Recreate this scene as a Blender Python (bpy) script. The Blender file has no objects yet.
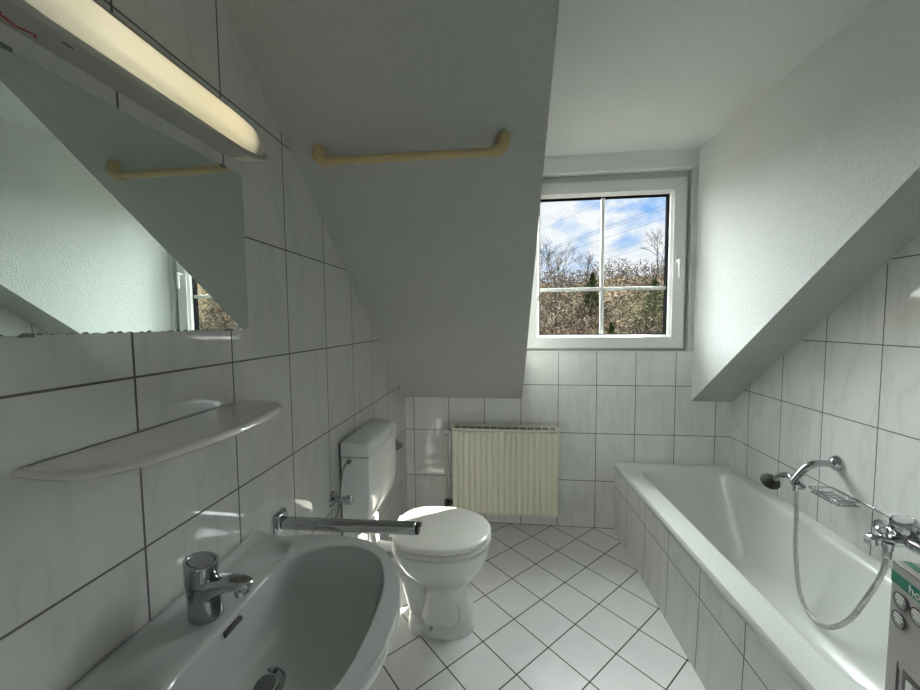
import bpy, bmesh, math, random
from mathutils import Vector, Matrix
import numpy as np

random.seed(7)
C = bpy.context.scene.collection
PI = math.pi
W = 2.12            # room width (x), back wall at y=0, camera at negative y
ZC = 2.45           # flat ceiling
SL = 0.784          # slope of the roof underside: z = Z0 - SL*y
Z0 = 0.874
YR = -3.4           # wall behind the camera
YS = -(ZC - Z0) / SL  # where the slope meets the flat ceiling

# ------------------------------------------------------------------ mesh builder
class M:
    def __init__(s): s.v = []; s.f = []
    def add(s, v, f):
        o = len(s.v); s.v += [tuple(p) for p in v]; s.f += [[i + o for i in q] for q in f]; return s
    def box(s, x0, x1, y0, y1, z0, z1):
        v = [(x, y, z) for z in (z0, z1) for y in (y0, y1) for x in (x0, x1)]
        return s.add(v, [(0, 2, 3, 1), (4, 5, 7, 6), (0, 1, 5, 4), (2, 6, 7, 3), (0, 4, 6, 2), (1, 3, 7, 5)])
    def hexa(s, bot, top):
        n = len(bot)
        f = [list(range(n))[::-1], [i + n for i in range(n)]] + [[i, (i + 1) % n, (i + 1) % n + n, i + n] for i in range(n)]
        return s.add(list(bot) + list(top), f)
    def loft(s, rings, cap0=True, cap1=True, closed=True):
        n = len(rings[0]); v = [p for r in rings for p in r]; f = []
        for k in range(len(rings) - 1):
            for i in range(n if closed else n - 1):
                j = (i + 1) % n
                f.append((k * n + i, k * n + j, (k + 1) * n + j, (k + 1) * n + i))
        if cap0: f.append(list(range(n))[::-1])
        if cap1: f.append([(len(rings) - 1) * n + i for i in range(n)])
        return s.add(v, f)
    def lathe(s, prof, org=(0, 0, 0), axis=(0, 0, 1), seg=32, cap0=True, cap1=True):
        ax = Vector(axis).normalized(); a = ax.orthogonal().normalized(); b = ax.cross(a); o = Vector(org)
        rings = [[o + ax * h + (a * math.cos(2 * PI * i / seg) + b * math.sin(2 * PI * i / seg)) * max(r, 1e-4) for i in range(seg)] for r, h in prof]
        return s.loft(rings, cap0, cap1)
    def tube(s, pts, r, seg=12, cap=True, closed=False, ry=None):
        P = [Vector(p) for p in pts]; n = len(P)
        rr = r if isinstance(r, (list, tuple)) else [r] * n
        T = []
        for i in range(n):
            if closed: t = P[(i + 1) % n] - P[i - 1]
            else: t = P[min(i + 1, n - 1)] - P[max(i - 1, 0)]
            T.append(t.normalized())
        up = Vector((0, 0, 1)) if abs(T[0].z) < .9 else Vector((0, 1, 0))
        nrm = (up - T[0] * up.dot(T[0])).normalized(); rings = []
        for i in range(n):
            nrm = (nrm - T[i] * nrm.dot(T[i])).normalized(); b = T[i].cross(nrm)
            k = 1 if ry is None else ry
            rings.append([P[i] + (nrm * math.cos(2 * PI * j / seg) * k + b * math.sin(2 * PI * j / seg)) * rr[i] for j in range(seg)])
        if closed:
            rings.append(rings[0]); return s.loft(rings, False, False)
        return s.loft(rings, cap, cap)
    def sphere(s, c, r, sc=(1, 1, 1), seg=16, rings=8):
        R = []
        for k in range(1, rings):
            t = PI * k / rings
            R.append([(c[0] + r * sc[0] * math.sin(t) * math.cos(2 * PI * i / seg), c[1] + r * sc[1] * math.sin(t) * math.sin(2 * PI * i / seg), c[2] - r * sc[2] * math.cos(t)) for i in range(seg)])
        return s.loft(R)
    def build(s, name, mat, parent=None, smooth=30, bevel=0, seg=2, sub=0):
        me = bpy.data.meshes.new(name); me.from_pydata(s.v, [], s.f); me.update()
        bm = bmesh.new(); bm.from_mesh(me); bmesh.ops.recalc_face_normals(bm, faces=bm.faces); bm.to_mesh(me); bm.free()
        o = bpy.data.objects.new(name, me); C.objects.link(o)
        me.materials.append(mat)
        if smooth:
            me.polygons.foreach_set('use_smooth', [True] * len(me.polygons))
            if smooth < 180: me.set_sharp_from_angle(angle=math.radians(smooth))
        if bevel:
            b = o.modifiers.new('bevel', 'BEVEL'); b.width = bevel; b.segments = seg; b.limit_method = 'ANGLE'; b.angle_limit = math.radians(40)
        if sub:
            b = o.modifiers.new('sub', 'SUBSURF'); b.levels = sub; b.render_levels = sub
        if parent:
            o.parent = parent
            o.matrix_parent_inverse = world_of(parent).inverted()
        return o

def world_of(p):
    m = Matrix.Translation(p.location)
    while p.parent: return Matrix.Identity(4)
    return m

def smoothpath(pts, n=8):
    P = [Vector(p) for p in pts]; out = []
    Q = [P[0] * 2 - P[1]] + P + [P[-1] * 2 - P[-2]]
    for i in range(1, len(Q) - 2):
        a, b, c, d = Q[i - 1:i + 3]
        for k in range(n):
            t = k / n
            out.append(.5 * ((2 * b) + (c - a) * t + (2 * a - 5 * b + 4 * c - d) * t * t + (3 * b - a - 3 * c + d) * t ** 3))
    out.append(P[-1]); return out

def tag(o, label, cat=None, group=None, kind=None):
    o['label'] = label
    if cat: o['category'] = cat
    if group: o['group'] = group
    if kind: o['kind'] = kind
    return o
def thing(name, loc, label, cat, group=None):
    o = bpy.data.objects.new(name, None); C.objects.link(o); o.location = loc; o.empty_display_size = .05
    return tag(o, label, cat, group)
def struct(o, label): return tag(o, label, None, None, 'structure')
def part_label(o, l): o['label'] = l; return o

# ------------------------------------------------------------------ materials
class N:
    def __init__(s, name):
        s.m = bpy.data.materials.new(name); s.m.use_nodes = True; s.t = s.m.node_tree
        s.b = s.t.nodes['Principled BSDF']
    def n(s, typ, **k):
        o = s.t.nodes.new(typ)
        for a, v in k.items(): setattr(o, a, v)
        return o
    def l(s, a, b): s.t.links.new(a, b)
    def math(s, op, a, b=None, c=None):
        o = s.n('ShaderNodeMath', operation=op)
        for i, x in enumerate((a, b, c)):
            if x is None: continue
            if isinstance(x, (int, float)): o.inputs[i].default_value = x
            else: s.l(x, o.inputs[i])
        return o.outputs[0]
    def mix(s, fac, a, b, blend='MIX'):
        o = s.n('ShaderNodeMix', data_type='RGBA', blend_type=blend)
        for i, x in ((0, fac), (6, a), (7, b)):
            if isinstance(x, (int, float)): o.inputs[i].default_value = x
            elif isinstance(x, tuple): o.inputs[i].default_value = (*x, 1)
            else: s.l(x, o.inputs[i])
        return o.outputs[2]
    def ramp(s, fac, stops):
        o = s.n('ShaderNodeValToRGB'); e = o.color_ramp.elements
        while len(e) < len(stops): e.new(.5)
        for q, (p, c) in zip(e, stops): q.position = p; q.color = (*c, 1)
        s.l(fac, o.inputs[0]); return o.outputs[0]
    def noise(s, vec, scale, detail=3, rough=.5):
        o = s.n('ShaderNodeTexNoise'); o.inputs['Scale'].default_value = scale; o.inputs['Detail'].default_value = detail; o.inputs['Roughness'].default_value = rough
        s.l(vec, o.inputs['Vector']); return o.outputs[0]
    def bump(s, h, strength=.3, dist=.002):
        o = s.n('ShaderNodeBump'); o.inputs['Strength'].default_value = strength; o.inputs['Distance'].default_value = dist
        s.l(h, o.inputs['Height']); s.l(o.outputs[0], s.b.inputs['Normal'])

def simple(name, col, rough=.5, metal=0, spec=.5, coat=0, bump=None, var=0, emit=None, estr=0):
    k = N(name); b = k.b
    b.inputs['Base Color'].default_value = (*col, 1); b.inputs['Roughness'].default_value = rough; b.inputs['Metallic'].default_value = metal
    b.inputs['Specular IOR Level'].default_value = spec; b.inputs['Coat Weight'].default_value = coat; b.inputs['Coat Roughness'].default_value = .03
    if emit: b.inputs['Emission Color'].default_value = (*emit, 1); b.inputs['Emission Strength'].default_value = estr
    tc = k.n('ShaderNodeTexCoord')
    nz = k.noise(tc.outputs['Object'], 40 if not bump else bump[0], 3)
    if var:
        n2 = k.noise(tc.outputs['Object'], 6, 4)
        c = k.ramp(n2, [(.35, tuple(x * (1 - var) for x in col)), (.65, col)]); k.l(c, b.inputs['Base Color'])
    if bump: k.bump(nz, bump[1], bump[2])
    return k.m

def tile_mat(name, u, v, pu, pv, u0, v0, grout=.004, rot=False, base=((.66, .665, .65), (.585, .59, .58)), gcol=(.10, .09, .085), rough=.045, veins=True):
    k = N(name); tc = k.n('ShaderNodeTexCoord'); sp = k.n('ShaderNodeSeparateXYZ'); k.l(tc.outputs['Object'], sp.inputs[0])
    ax = {'X': sp.outputs[0], 'Y': sp.outputs[1], 'Z': sp.outputs[2]}
    if rot:
        r2 = 1 / math.sqrt(2)
        U = k.math('MULTIPLY', k.math('ADD', ax['X'], ax['Y']), r2); V = k.math('MULTIPLY', k.math('SUBTRACT', ax['X'], ax['Y']), r2)
    else: U, V = ax[u], ax[v]
    cu = k.math('DIVIDE', k.math('SUBTRACT', U, u0), pu); cv = k.math('DIVIDE', k.math('SUBTRACT', V, v0), pv)
    def edge(c, p):
        d = k.math('ABSOLUTE', k.math('SUBTRACT', k.math('FRACT', c), .5))
        return k.math('MULTIPLY', k.math('SUBTRACT', .5, d), p)      # metres to the nearest joint
    d = k.math('MINIMUM', edge(cu, pu), edge(cv, pv))
    mr = k.n('ShaderNodeMapRange', interpolation_type='SMOOTHSTEP'); k.l(d, mr.inputs[0])
    mr.inputs[1].default_value = grout * .35; mr.inputs[2].default_value = grout * .65
    mask = mr.outputs[0]                                              # 0 joint, 1 tile
    cb = k.n('ShaderNodeCombineXYZ'); k.l(k.math('FLOOR', cu), cb.inputs[0]); k.l(k.math('FLOOR', cv), cb.inputs[1])
    wn = k.n('ShaderNodeTexWhiteNoise', noise_dimensions='3D'); k.l(cb.outputs[0], wn.inputs['Vector'])
    lc = k.n('ShaderNodeCombineXYZ'); k.l(U, lc.inputs[0]); k.l(V, lc.inputs[1]); k.l(k.math('MULTIPLY', wn.outputs[0], 9), lc.inputs[2])
    if veins:
        mp = k.n('ShaderNodeMapping'); k.l(lc.outputs[0], mp.inputs[0]); mp.inputs['Rotation'].default_value = (0, 0, -.62); mp.inputs['Scale'].default_value = (6, 1.5, 1)
        nz = k.noise(mp.outputs[0], 1.1, 4, .5)
        vein = k.math('ABSOLUTE', k.math('SUBTRACT', nz, .5))
        c = k.ramp(vein, [(0, base[1]), (.03, tuple(.3 * a + .7 * b for a, b in zip(base[1], base[0]))), (.10, base[0])])
    else:
        nz = k.noise(lc.outputs[0], 14, 4); c = k.ramp(nz, [(.3, base[1]), (.7, base[0])])
    col = k.mix(mask, gcol, c); k.l(col, k.b.inputs['Base Color'])
    rr = k.n('ShaderNodeMapRange'); k.l(mask, rr.inputs[0]); rr.inputs[3].default_value = .8; rr.inputs[4].default_value = rough
    k.l(rr.outputs[0], k.b.inputs['Roughness'])
    sp2 = k.n('ShaderNodeMapRange'); k.l(mask, sp2.inputs[0]); sp2.inputs[3].default_value = .1; sp2.inputs[4].default_value = .5
    k.l(sp2.outputs[0], k.b.inputs['Specular IOR Level'])
    wob = k.noise(lc.outputs[0], 5, 1)
    k.bump(k.math('ADD', k.math('MULTIPLY', mask, .6), k.math('MULTIPLY', wob, .25)), .35, .0012)
    return k.m

def plaster(name, col):
    k = N(name); tc = k.n('ShaderNodeTexCoord')
    k.b.inputs['Roughness'].default_value = .9; k.b.inputs['Specular IOR Level'].default_value = .15
    a = k.noise(tc.outputs['Object'], 120, 3, .6); b2 = k.noise(tc.outputs['Object'], 420, 2); big = k.noise(tc.outputs['Object'], 2.5, 4)
    c = k.ramp(big, [(.3, tuple(x * .955 for x in col)), (.7, col)])
    k.l(k.mix(.10, c, k.ramp(a, [(.38, (.25, .25, .25)), (.62, (1, 1, 1))]), 'MULTIPLY'), k.b.inputs['Base Color'])
    k.bump(k.math('ADD', a, k.math('MULTIPLY', b2, .4)), .9, .005)
    return k.m

GT = .0045
MT_L = tile_mat('tile_left_dimmed', 'Y', 'Z', .254, .3255, -1.9213, -.003, GT, base=((.52, .515, .495), (.47, .467, .45)))  # same tile as the other walls, its dimmer light put into the colour
MT_R = tile_mat('tile_right', 'Y', 'Z', .254, .3227, -.1697, .002, GT, base=((.62, .63, .62), (.545, .553, .545)))  # same tile, this wall's light level set through the colour
MT_B = tile_mat('tile_back_lit', 'X', 'Z', .2459, .3227, .0596, .002, GT, base=((.74, .745, .73), (.66, .665, .655)))  # same tile painted lighter, standing in for more light on this wall
MT_A = tile_mat('tile_apron', 'Y', 'Z', .264, .3227, -.235, -.02, GT)
MT_F = tile_mat('tile_floor', 'X', 'Y', .1965, .199, .1165, 1.107 - .199 * 20, .0055, rot=True, base=((.74, .74, .73), (.70, .70, .69)), gcol=(.07, .065, .06), rough=.32, veins=False)
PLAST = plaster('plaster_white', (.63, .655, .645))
PLAST_S = plaster('plaster_slope_shaded', (.46, .47, .445))  # same plaster, darkened to paint in the shade on the slopes
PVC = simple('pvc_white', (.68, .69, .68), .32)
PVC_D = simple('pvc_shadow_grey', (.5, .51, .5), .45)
TRIM = simple('trim_white', (.72, .72, .70), .5)
BLACK = simple('black_parts_and_shade', (.012, .012, .013), .5)  # black for fittings and for shade in gaps and openings
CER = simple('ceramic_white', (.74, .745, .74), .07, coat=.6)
CER_D = simple('ceramic_white_dimmed', (.44, .45, .44), .07, coat=.6)  # white ceramic darkened, the basin's low light is in the colour
ENAM = simple('bath_enamel', (.66, .68, .65), .2, coat=.08)
SHELFM = simple('ceramic_shelf', (.62, .59, .545), .05, coat=.6)
SEATM = simple('toilet_seat_plastic', (.83, .815, .765), .17, coat=.3)
CISM = simple('cistern_plastic', (.78, .785, .78), .2, coat=.2)
CHROME = simple('chrome', (.41, .42, .43), .07, 1)
CHROME_S = simple('chrome_satin', (.42, .43, .44), .22, 1)
MIRROR = simple('mirror_silver', (.73, .81, .775), .004, 1)
RADM = simple('radiator_cream', (.83, .80, .66), .35)
RADG = simple('radiator_grille', (.78, .755, .62), .4)
BARM = simple('ochre_plastic', (.52, .39, .18), .38, var=.1)
GREYP = simple('grey_plastic', (.10, .105, .10), .5)
DARKF = simple('shower_face', (.03, .033, .022), .6, spec=.25, bump=(300, .4, .002))
LAMP_H = simple('lamp_housing', (.29, .285, .25), .4)
LAMP_C = simple('lamp_end_cap', (.55, .50, .38), .35)
RED = simple('red_print', (.28, .012, .015), .5)
PIPE = simple('pipe_paint', (.62, .60, .52), .4)
GREEN = simple('box_green', (.0, .13, .075), .4)
BOXM = simple('box_grey_card', (.30, .285, .275), .45, var=.12)
BOXD = simple('box_dark_print', (.045, .042, .042), .4)
BOXL = simple('box_light_print', (.62, .63, .62), .4)
BADGE = simple('badge_grey', (.24, .235, .23), .35)

def hose_mat():
    k = N('metal_hose'); tc = k.n('ShaderNodeTexCoord')
    k.b.inputs['Base Color'].default_value = (.42, .42, .41, 1); k.b.inputs['Metallic'].default_value = .9; k.b.inputs['Roughness'].default_value = .3
    n = k.noise(tc.outputs['Object'], 60, 2); c = k.ramp(n, [(.3, (.36, .36, .35)), (.7, (.48, .48, .47))]); k.l(c, k.b.inputs['Base Color'])
    return k.m
HOSE = hose_mat()

def diffuser_mat():
    k = N('lamp_diffuser'); tc = k.n('ShaderNodeTexCoord'); sp = k.n('ShaderNodeSeparateXYZ'); k.l(tc.outputs['Object'], sp.inputs[0])
    k.b.inputs['Base Color'].default_value = (.80, .74, .58, 1); k.b.inputs['Roughness'].default_value = .3
    e = k.ramp(k.math('MULTIPLY', k.math('ADD', sp.outputs[1], 2.16), 1 / .60), [(.0, (.30, .27, .18)), (.13, (.48, .42, .28)), (.27, (.95, .84, .52)), (.76, (1, .82, .42)), (.835, (.62, .54, .34)), (.875, (.06, .05, .03))])
    k.l(k.ramp(k.math('MULTIPLY', k.math('ADD', sp.outputs[1], 2.16), 1 / .60), [(.80, (.80, .74, .58)), (.90, (.33, .29, .22))]), k.b.inputs['Base Color'])
    g = k.math('MULTIPLY_ADD', k.noise(tc.outputs['Object'], 9, 2), .25, .86)
    hz = k.n('ShaderNodeMapRange', interpolation_type='SMOOTHSTEP'); k.l(sp.outputs[2], hz.inputs[0]); hz.inputs[1].default_value = 1.812; hz.inputs[2].default_value = 1.838; hz.inputs[3].default_value = .55; hz.inputs[4].default_value = 1
    k.l(e, k.b.inputs['Emission Color']); k.l(k.math('MULTIPLY', g, k.math('MULTIPLY', hz.outputs[0], .56)), k.b.inputs['Emission Strength'])
    return k.m
DIFF = diffuser_mat()

def glass_mat():
    k = N('window_glass'); t = k.t
    tr = k.n('ShaderNodeBsdfTransparent'); gl = k.n('ShaderNodeBsdfGlossy'); gl.inputs['Roughness'].default_value = .01
    tr.inputs[0].default_value = (.97, .985, .98, 1)
    lw = k.n('ShaderNodeLayerWeight'); lw.inputs[0].default_value = .5
    fr = k.math('MULTIPLY_ADD', k.math('POWER', lw.outputs[1], 4), .6, 0.0)
    mx = k.n('ShaderNodeMixShader'); k.l(fr, mx.inputs[0]); k.l(tr.outputs[0], mx.inputs[1]); k.l(gl.outputs[0], mx.inputs[2])
    k.l(mx.outputs[0], t.nodes['Material Output'].inputs[0]); return k.m
GLASS = glass_mat()

def foliage_mat(name, cols, scale=1.5):
    k = N(name); tc = k.n('ShaderNodeTexCoord'); a = k.noise(tc.outputs['Object'], scale, 3, .7); b = k.noise(tc.outputs['Object'], scale * 9, 2)
    f = k.math('ADD', k.math('MULTIPLY', a, .5), k.math('MULTIPLY', b, .5))
    n = len(cols); c = k.ramp(f, [(.3 + .4 * i / (n - 1), q) for i, q in enumerate(cols)])
    k.l(c, k.b.inputs['Base Color']); k.b.inputs['Roughness'].default_value = .9; k.b.inputs['Specular IOR Level'].default_value = 0
    return k.m
FO = .33
def fc(*cs): return [tuple(x * FO for x in c) for c in cs]
THICK = foliage_mat('thicket_twigs', fc((.11, .085, .07), (.34, .27, .20), (.25, .20, .165), (.50, .46, .38), (.25, .26, .16)), .28)
CONIF = foliage_mat('conifer_needles', fc((.03, .045, .025), (.11, .16, .07), (.20, .24, .12)), 2)
OLIVE = foliage_mat('olive_foliage', fc((.10, .11, .055), (.30, .32, .18), (.42, .40, .26)), 1.5)
GOLD = foliage_mat('golden_foliage', fc((.16, .11, .05), (.50, .37, .17), (.60, .48, .27)), 1.5)
BARK = foliage_mat('bark', fc((.16, .14, .12), (.30, .27, .24)), 3)
GROUND = foliage_mat('hill_ground', fc((.10, .08, .05), (.26, .20, .13), (.20, .20, .10)), .6)
CABLE = simple('cable_grey', (.16, .20, .27), .9, spec=0)

# ------------------------------------------------------------------ the room
struct(M().box(-.1, W + .1, YR - .1, .1, -.12, 0).build('floor', MT_F, smooth=0), 'white square floor tiles laid diagonally with dark joints')
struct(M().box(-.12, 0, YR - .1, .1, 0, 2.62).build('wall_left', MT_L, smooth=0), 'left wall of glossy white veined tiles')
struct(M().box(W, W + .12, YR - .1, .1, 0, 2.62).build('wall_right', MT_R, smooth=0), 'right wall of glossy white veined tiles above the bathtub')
XL, XR0 = .806, 1.878       # dormer opening
m = M().box(0, XL, 0, .1, 0, Z0 + .03).box(XL, 1.884, 0, .1, 0, 1.192).box(1.884, W, 0, .1, 0, Z0 + .03)
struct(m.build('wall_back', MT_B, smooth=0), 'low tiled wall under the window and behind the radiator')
struct(M().box(0, W, YR - .1, YR, 0, 2.62).build('wall_front', PLAST, smooth=0), 'white wall behind the camera')
XE = 1.935                  # right dormer cheek at the flat ceiling
# sloping ceiling left and right of the dormer, flat ceiling over the dormer and the room
def slope(name, xa0, xb0, xa1, xb1, lab):
    th = .16
    def P(x, y, t): return (x, y, Z0 - SL * y + t)
    b = [P(xa0, .1, 0), P(xb0, .1, 0), P(xb0, 0, 0), P(xb1, YS, 0), P(xa1, YS, 0), P(xa0, 0, 0)]
    la, lb = (.035, 0) if xa0 > 1 else (0, -.035)      # the edge towards the dormer leans back behind its side wall
    t = [P(xa0 + la, .1, th), P(xb0 + lb, .1, th), P(xb0 + lb, 0, th), P(xb1 + lb, YS, th), P(xa1 + la, YS, th), P(xa0 + la, 0, th)]
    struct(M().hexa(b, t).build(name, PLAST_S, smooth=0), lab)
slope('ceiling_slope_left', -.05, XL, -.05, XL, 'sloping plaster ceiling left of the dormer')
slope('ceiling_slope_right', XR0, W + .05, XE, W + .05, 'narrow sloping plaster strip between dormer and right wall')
def cheek(name, x0, x1, xe, d, lab):
    a = [(x0, 0, Z0 + .002), (xe, YS, ZC), (x1, 0, ZC + .02)]
    b = [(p[0] + d, p[1], p[2]) for p in a]
    a = [a[0], a[1], a[2], (x1, .1, ZC + .02), (x0, .1, Z0 + .002)]; b = [(p[0] + d, p[1], p[2]) for p in a]
    struct(M().hexa(a, b).build(name, PLAST, smooth=0), lab)
cheek('wall_dormer_right', XR0, 1.884, XE, .07, 'bright white triangular side wall of the dormer')
cheek('wall_dormer_left', XL, XL, XL, -.07, 'left side wall of the dormer')
m = M().box(-.1, W + .1, YR - .1, YS + .002, ZC, ZC + .14).box(XL - .07, XE + .05, YS, .1, ZC, ZC + .14)
struct(m.build('ceiling', PLAST, smooth=0), 'flat white plaster ceiling')
struct(M().box(XL - .02, 1.89, -.006, .1, 2.338, ZC + .01).build('trim_1', TRIM, bevel=.004), 'white roller shutter box strip above the window')
struct(M().box(1.851, 1.89, -.001, .1, 1.19, 2.353).build('trim_2', PLAST, smooth=0), 'narrow white strip right of the window')
struct(M().box(XL, 1.884, -.006, .1, 1.186, 1.197).build('trim_3', PVC, bevel=.002), 'thin white edge trim on top of the tiles under the window')
# door in the wall behind the camera
d1 = bpy.data.objects.new('door_1', None); C.objects.link(d1); d1.location = (1.1, YR, 0); struct(d1, 'white panel door behind the camera')
M().box(.62, .70, YR + .001, YR + .03, 0, 2.08).box(1.50, 1.58, YR + .001, YR + .03, 0, 2.08).box(.62, 1.58, YR + .001, YR + .03, 2.08, 2.16).build('door_frame', PVC, d1, bevel=.004)
M().box(.70, 1.50, YR + .001, YR + .02, .005, 2.08).build('door_leaf', PVC, d1, bevel=.003)
M().tube([(.78, YR + .02, 1.03), (.78, YR + .07, 1.03), (.90, YR + .07, 1.03)], .009).build('door_handle', CHROME_S, d1)

# window
w1 = bpy.data.objects.new('window_1', None); C.objects.link(w1); w1.location = (1.32, .05, 1.2); struct(w1, 'white plastic dormer window with four-pane glazing bars')
def ring(m, x0, x1, z0, z1, t, y0, y1, tb=None):
    tb = tb or t
    m.box(x0, x0 + t, y0, y1, z0, z1).box(x1 - t, x1, y0, y1, z0, z1).box(x0 + t, x1 - t, y0, y1, z1 - t, z1).box(x0 + t, x1 - t, y0, y1, z0, z0 + tb); return m
def mitre(m, x0, x1, z0, z1, t, y0, y1, slope_in=0.0):
    # four mitred bars, the inner edge set back by slope_in
    o = [(x0, z0), (x1, z0), (x1, z1), (x0, z1)]; i = [(x0 + t, z0 + t), (x1 - t, z0 + t), (x1 - t, z1 - t), (x0 + t, z1 - t)]
    for k in range(4):
        j = (k + 1) % 4
        f = [(o[k][0], y0, o[k][1]), (o[j][0], y0, o[j][1]), (i[j][0], y0 + slope_in, i[j][1]), (i[k][0], y0 + slope_in, i[k][1])]
        b = [(p[0], y1, p[2]) for p in f]
        m.hexa(f, b)
    return m
SX0, SX1, SZ0, SZ1 = .832, 1.824, 1.214, 2.286
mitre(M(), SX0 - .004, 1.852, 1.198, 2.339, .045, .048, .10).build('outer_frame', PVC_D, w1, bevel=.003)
sash = mitre(M(), SX0, SX1, SZ0, SZ1, .074, .010, .07)
mitre(sash, SX0 + .07, SX1 - .07, SZ0 + .07, SZ1 - .07, .016, .012, .06, .020)
sash.build('sash', PVC, w1, bevel=.003)
GX0, GX1, GZ0, GZ1 = SX0 + .084, SX1 - .084, SZ0 + .084, SZ1 - .084
mitre(M(), GX0 - .002, GX1 + .002, GZ0 - .002, GZ1 + .002, .011, .0545, .094).build('gasket', simple('gasket_rubber', (.008, .008, .009), .95, spec=0), w1, smooth=0)
M().box(GX0, GX1, .050, .054, GZ0, GZ1).build('glass_pane', GLASS, w1, smooth=0)
M().box(1.318, 1.342, .056, .072, GZ0, GZ1).box(GX0, GX1, .0565, .0715, 1.592, 1.615).build('glazing_bars', PVC, w1, bevel=.003)
wh = M().box(1.762, 1.792, .002, .012, 1.72, 1.80).build('handle_plate', PVC, w1, bevel=.004)
M().lathe([(.011, 0), (.011, .03)], (1.777, .004, 1.765), (0, -1, 0), 16).build('handle_hub', PVC, w1)
M().box(1.768, 1.786, -.036, -.022, 1.655, 1.777).build('handle_lever', PVC, w1, bevel=.005)

# bath surround: tiled front panel and the tiled ledge at the near end
LY = -1.655
m = M().hexa([(1.412, 0, 0), (1.412 + .022 * 1.655, LY, 0), (1.50, LY, 0), (1.47, 0, 0)], [(1.412, 0, .425), (1.412 + .030 * 1.655, LY, .425), (1.50, LY, .425), (1.47, 0, .425)])
struct(m.build('wall_bath_front', MT_A, smooth=0), 'tiled front panel of the bathtub')
m = M().hexa([(1.448, LY, 0), (W, LY, 0), (W, -2.25, 0), (1.46, -2.25, 0)], [(1.460, LY, .458), (W, LY, .458), (W, -2.25, .458), (1.47, -2.25, .458)])
struct(m.build('wall_bath_ledge', MT_A, smooth=0), 'tiled ledge at the near end of the bathtub')

# ------------------------------------------------------------------ bathtub
tub = thing('bathtub', (1.76, -.83, 0), 'white enamelled bathtub built in behind the tiled panel under the right wall', 'bathtub')
def rrect(x0, x1, y0, y1, r, z, n=9, shear=True, r2=None):
    pts = []
    rs = [min(q, (x1 - x0) / 2 - .002, (y1 - y0) / 2 - .002) for q in (r2 or (r, r, r, r))]
    for cx, cy, a0, rr in ((x1, y1, 0, rs[0]), (x0, y1, PI / 2, rs[1]), (x0, y0, PI, rs[2]), (x1, y0, 1.5 * PI, rs[3])):
        sx = -1 if cx == x1 else 1; sy = -1 if cy == y1 else 1
        for i in range(n):
            a = a0 + PI / 2 * i / (n - 1)
            pts.append((cx + sx * rr + rr * math.cos(a), cy + sy * rr + rr * math.sin(a), z))
    if shear:
        pts = [(x + .033 * max(0, -y) * max(0, min(1, (2.10 - x) / .7)), y, zz) for x, y, zz in pts]
    return pts
R = []
yn, yb = -1.65, -.001
R.append(rrect(1.418, W - .001, yn, yb, .01, .415)); R.append(rrect(1.405, W - .001, yn, yb, .012, .425)); R.append(rrect(1.402, W - .001, yn, yb, .012, .450)); R.append(rrect(1.409, W - .003, yn, yb - .003, .015, .460)); R.append(rrect(1.418, W - .010, yn + .01, yb - .008, .02, .4605))
IX0, IX1, IY0, IY1 = 1.510, 2.065, -1.595, -.032
prof = [(0, .4600), (.006, .458), (.013, .452), (.019, .440), (.026, .41), (.038, .35), (.055, .26), (.075, .175), (.098, .13), (.13, .105), (.17, .094), (.22, .088)]
prof = [(p.x, p.y) for p in smoothpath([(d, z, 0) for d, z in [(0, .4600), (.008, .4575), (.016, .450), (.022, .436), (.030, .40), (.042, .34), (.060, .26), (.082, .19), (.115, .135), (.16, .105), (.20, .094), (.245, .090)]], 3)]
for d, z in prof:
    t = max(0, .46 - z) / .37
    back = d * 1.0 + .23 * t ** 1.15
    near = d * 1.0 + .05 * t
    rr = .165 - .02 * t
    R.append(rrect(IX0 + d, IX1 - d * .9, IY0 + near, IY1 - back, rr, z, r2=(rr, rr * .95, .15, .15)))
M().loft(R, False, True).build('tub_shell', ENAM, tub, smooth=50)
M().lathe([(.034, 0), (.034, .004), (.028, .006), (.0, .006)], (1.80, -.98, .088)).build('drain', CHROME, tub)

# ------------------------------------------------------------------ washbasin
basin = thing('washbasin', (.0, -1.875, .82), 'white ceramic washbasin on the left wall with a chrome tap', 'washbasin')
ZB, YB, HW = .82, -1.875, .285
# outline of the basin: half width in y as control points (x, |y-YB|)
outl = smoothpath([(.001, .262, 0), (.06, .272, 0), (.14, .286, 0), (.25, .287, 0), (.335, .265, 0), (.40, .208, 0), (.440, .138, 0), (.462, .06, 0), (.4655, 0, 0)], 8)
half = [(p.x, p.y) for p in outl]
poly = [(x, YB + y) for x, y in half] + [(x, YB - y) for x, y in half[::-1][1:]]   # from wall right, round the front, to wall left
inn = smoothpath([(.138, 0, 0), (.137, .08, 0), (.138, .13, 0), (.150, .172, 0), (.182, .212, 0), (.24, .236, 0), (.30, .237, 0), (.352, .216, 0), (.388, .172, 0), (.413, .095, 0), (.420, 0, 0)], 10)
ipoly = [(p.x, YB + p.y) for p in inn] + [(p.x, YB - p.y) for p in inn[::-1][1:-1]]
CX, CY = .265, YB
def polar(pl, closed):
    a = [(math.atan2(y - CY, x - CX), math.hypot(x - CX, y - CY)) for x, y in pl]
    return sorted(a)
def rad(tab, th):
    n = len(tab)
    for k in range(n):
        a0, r0 = tab[k]; a1, r1 = tab[(k + 1) % n]
        if k == n - 1: a1 += 2 * PI
        for t in (th, th + 2 * PI):
            if a0 <= t <= a1 and a1 > a0:
                # straight chord between the two points
                x0, y0, x1, y1 = r0 * math.cos(a0), r0 * math.sin(a0), r1 * math.cos(a1), r1 * math.sin(a1)
                dx, dy = math.cos(t), math.sin(t); den = dx * (y1 - y0) - dy * (x1 - x0)
                if abs(den) < 1e-12: return r0
                return (x0 * (y1 - y0) - y0 * (x1 - x0)) / den
    return tab[0][1]
to, ti = polar(poly, False), polar(ipoly, True)
NA = 192
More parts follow.
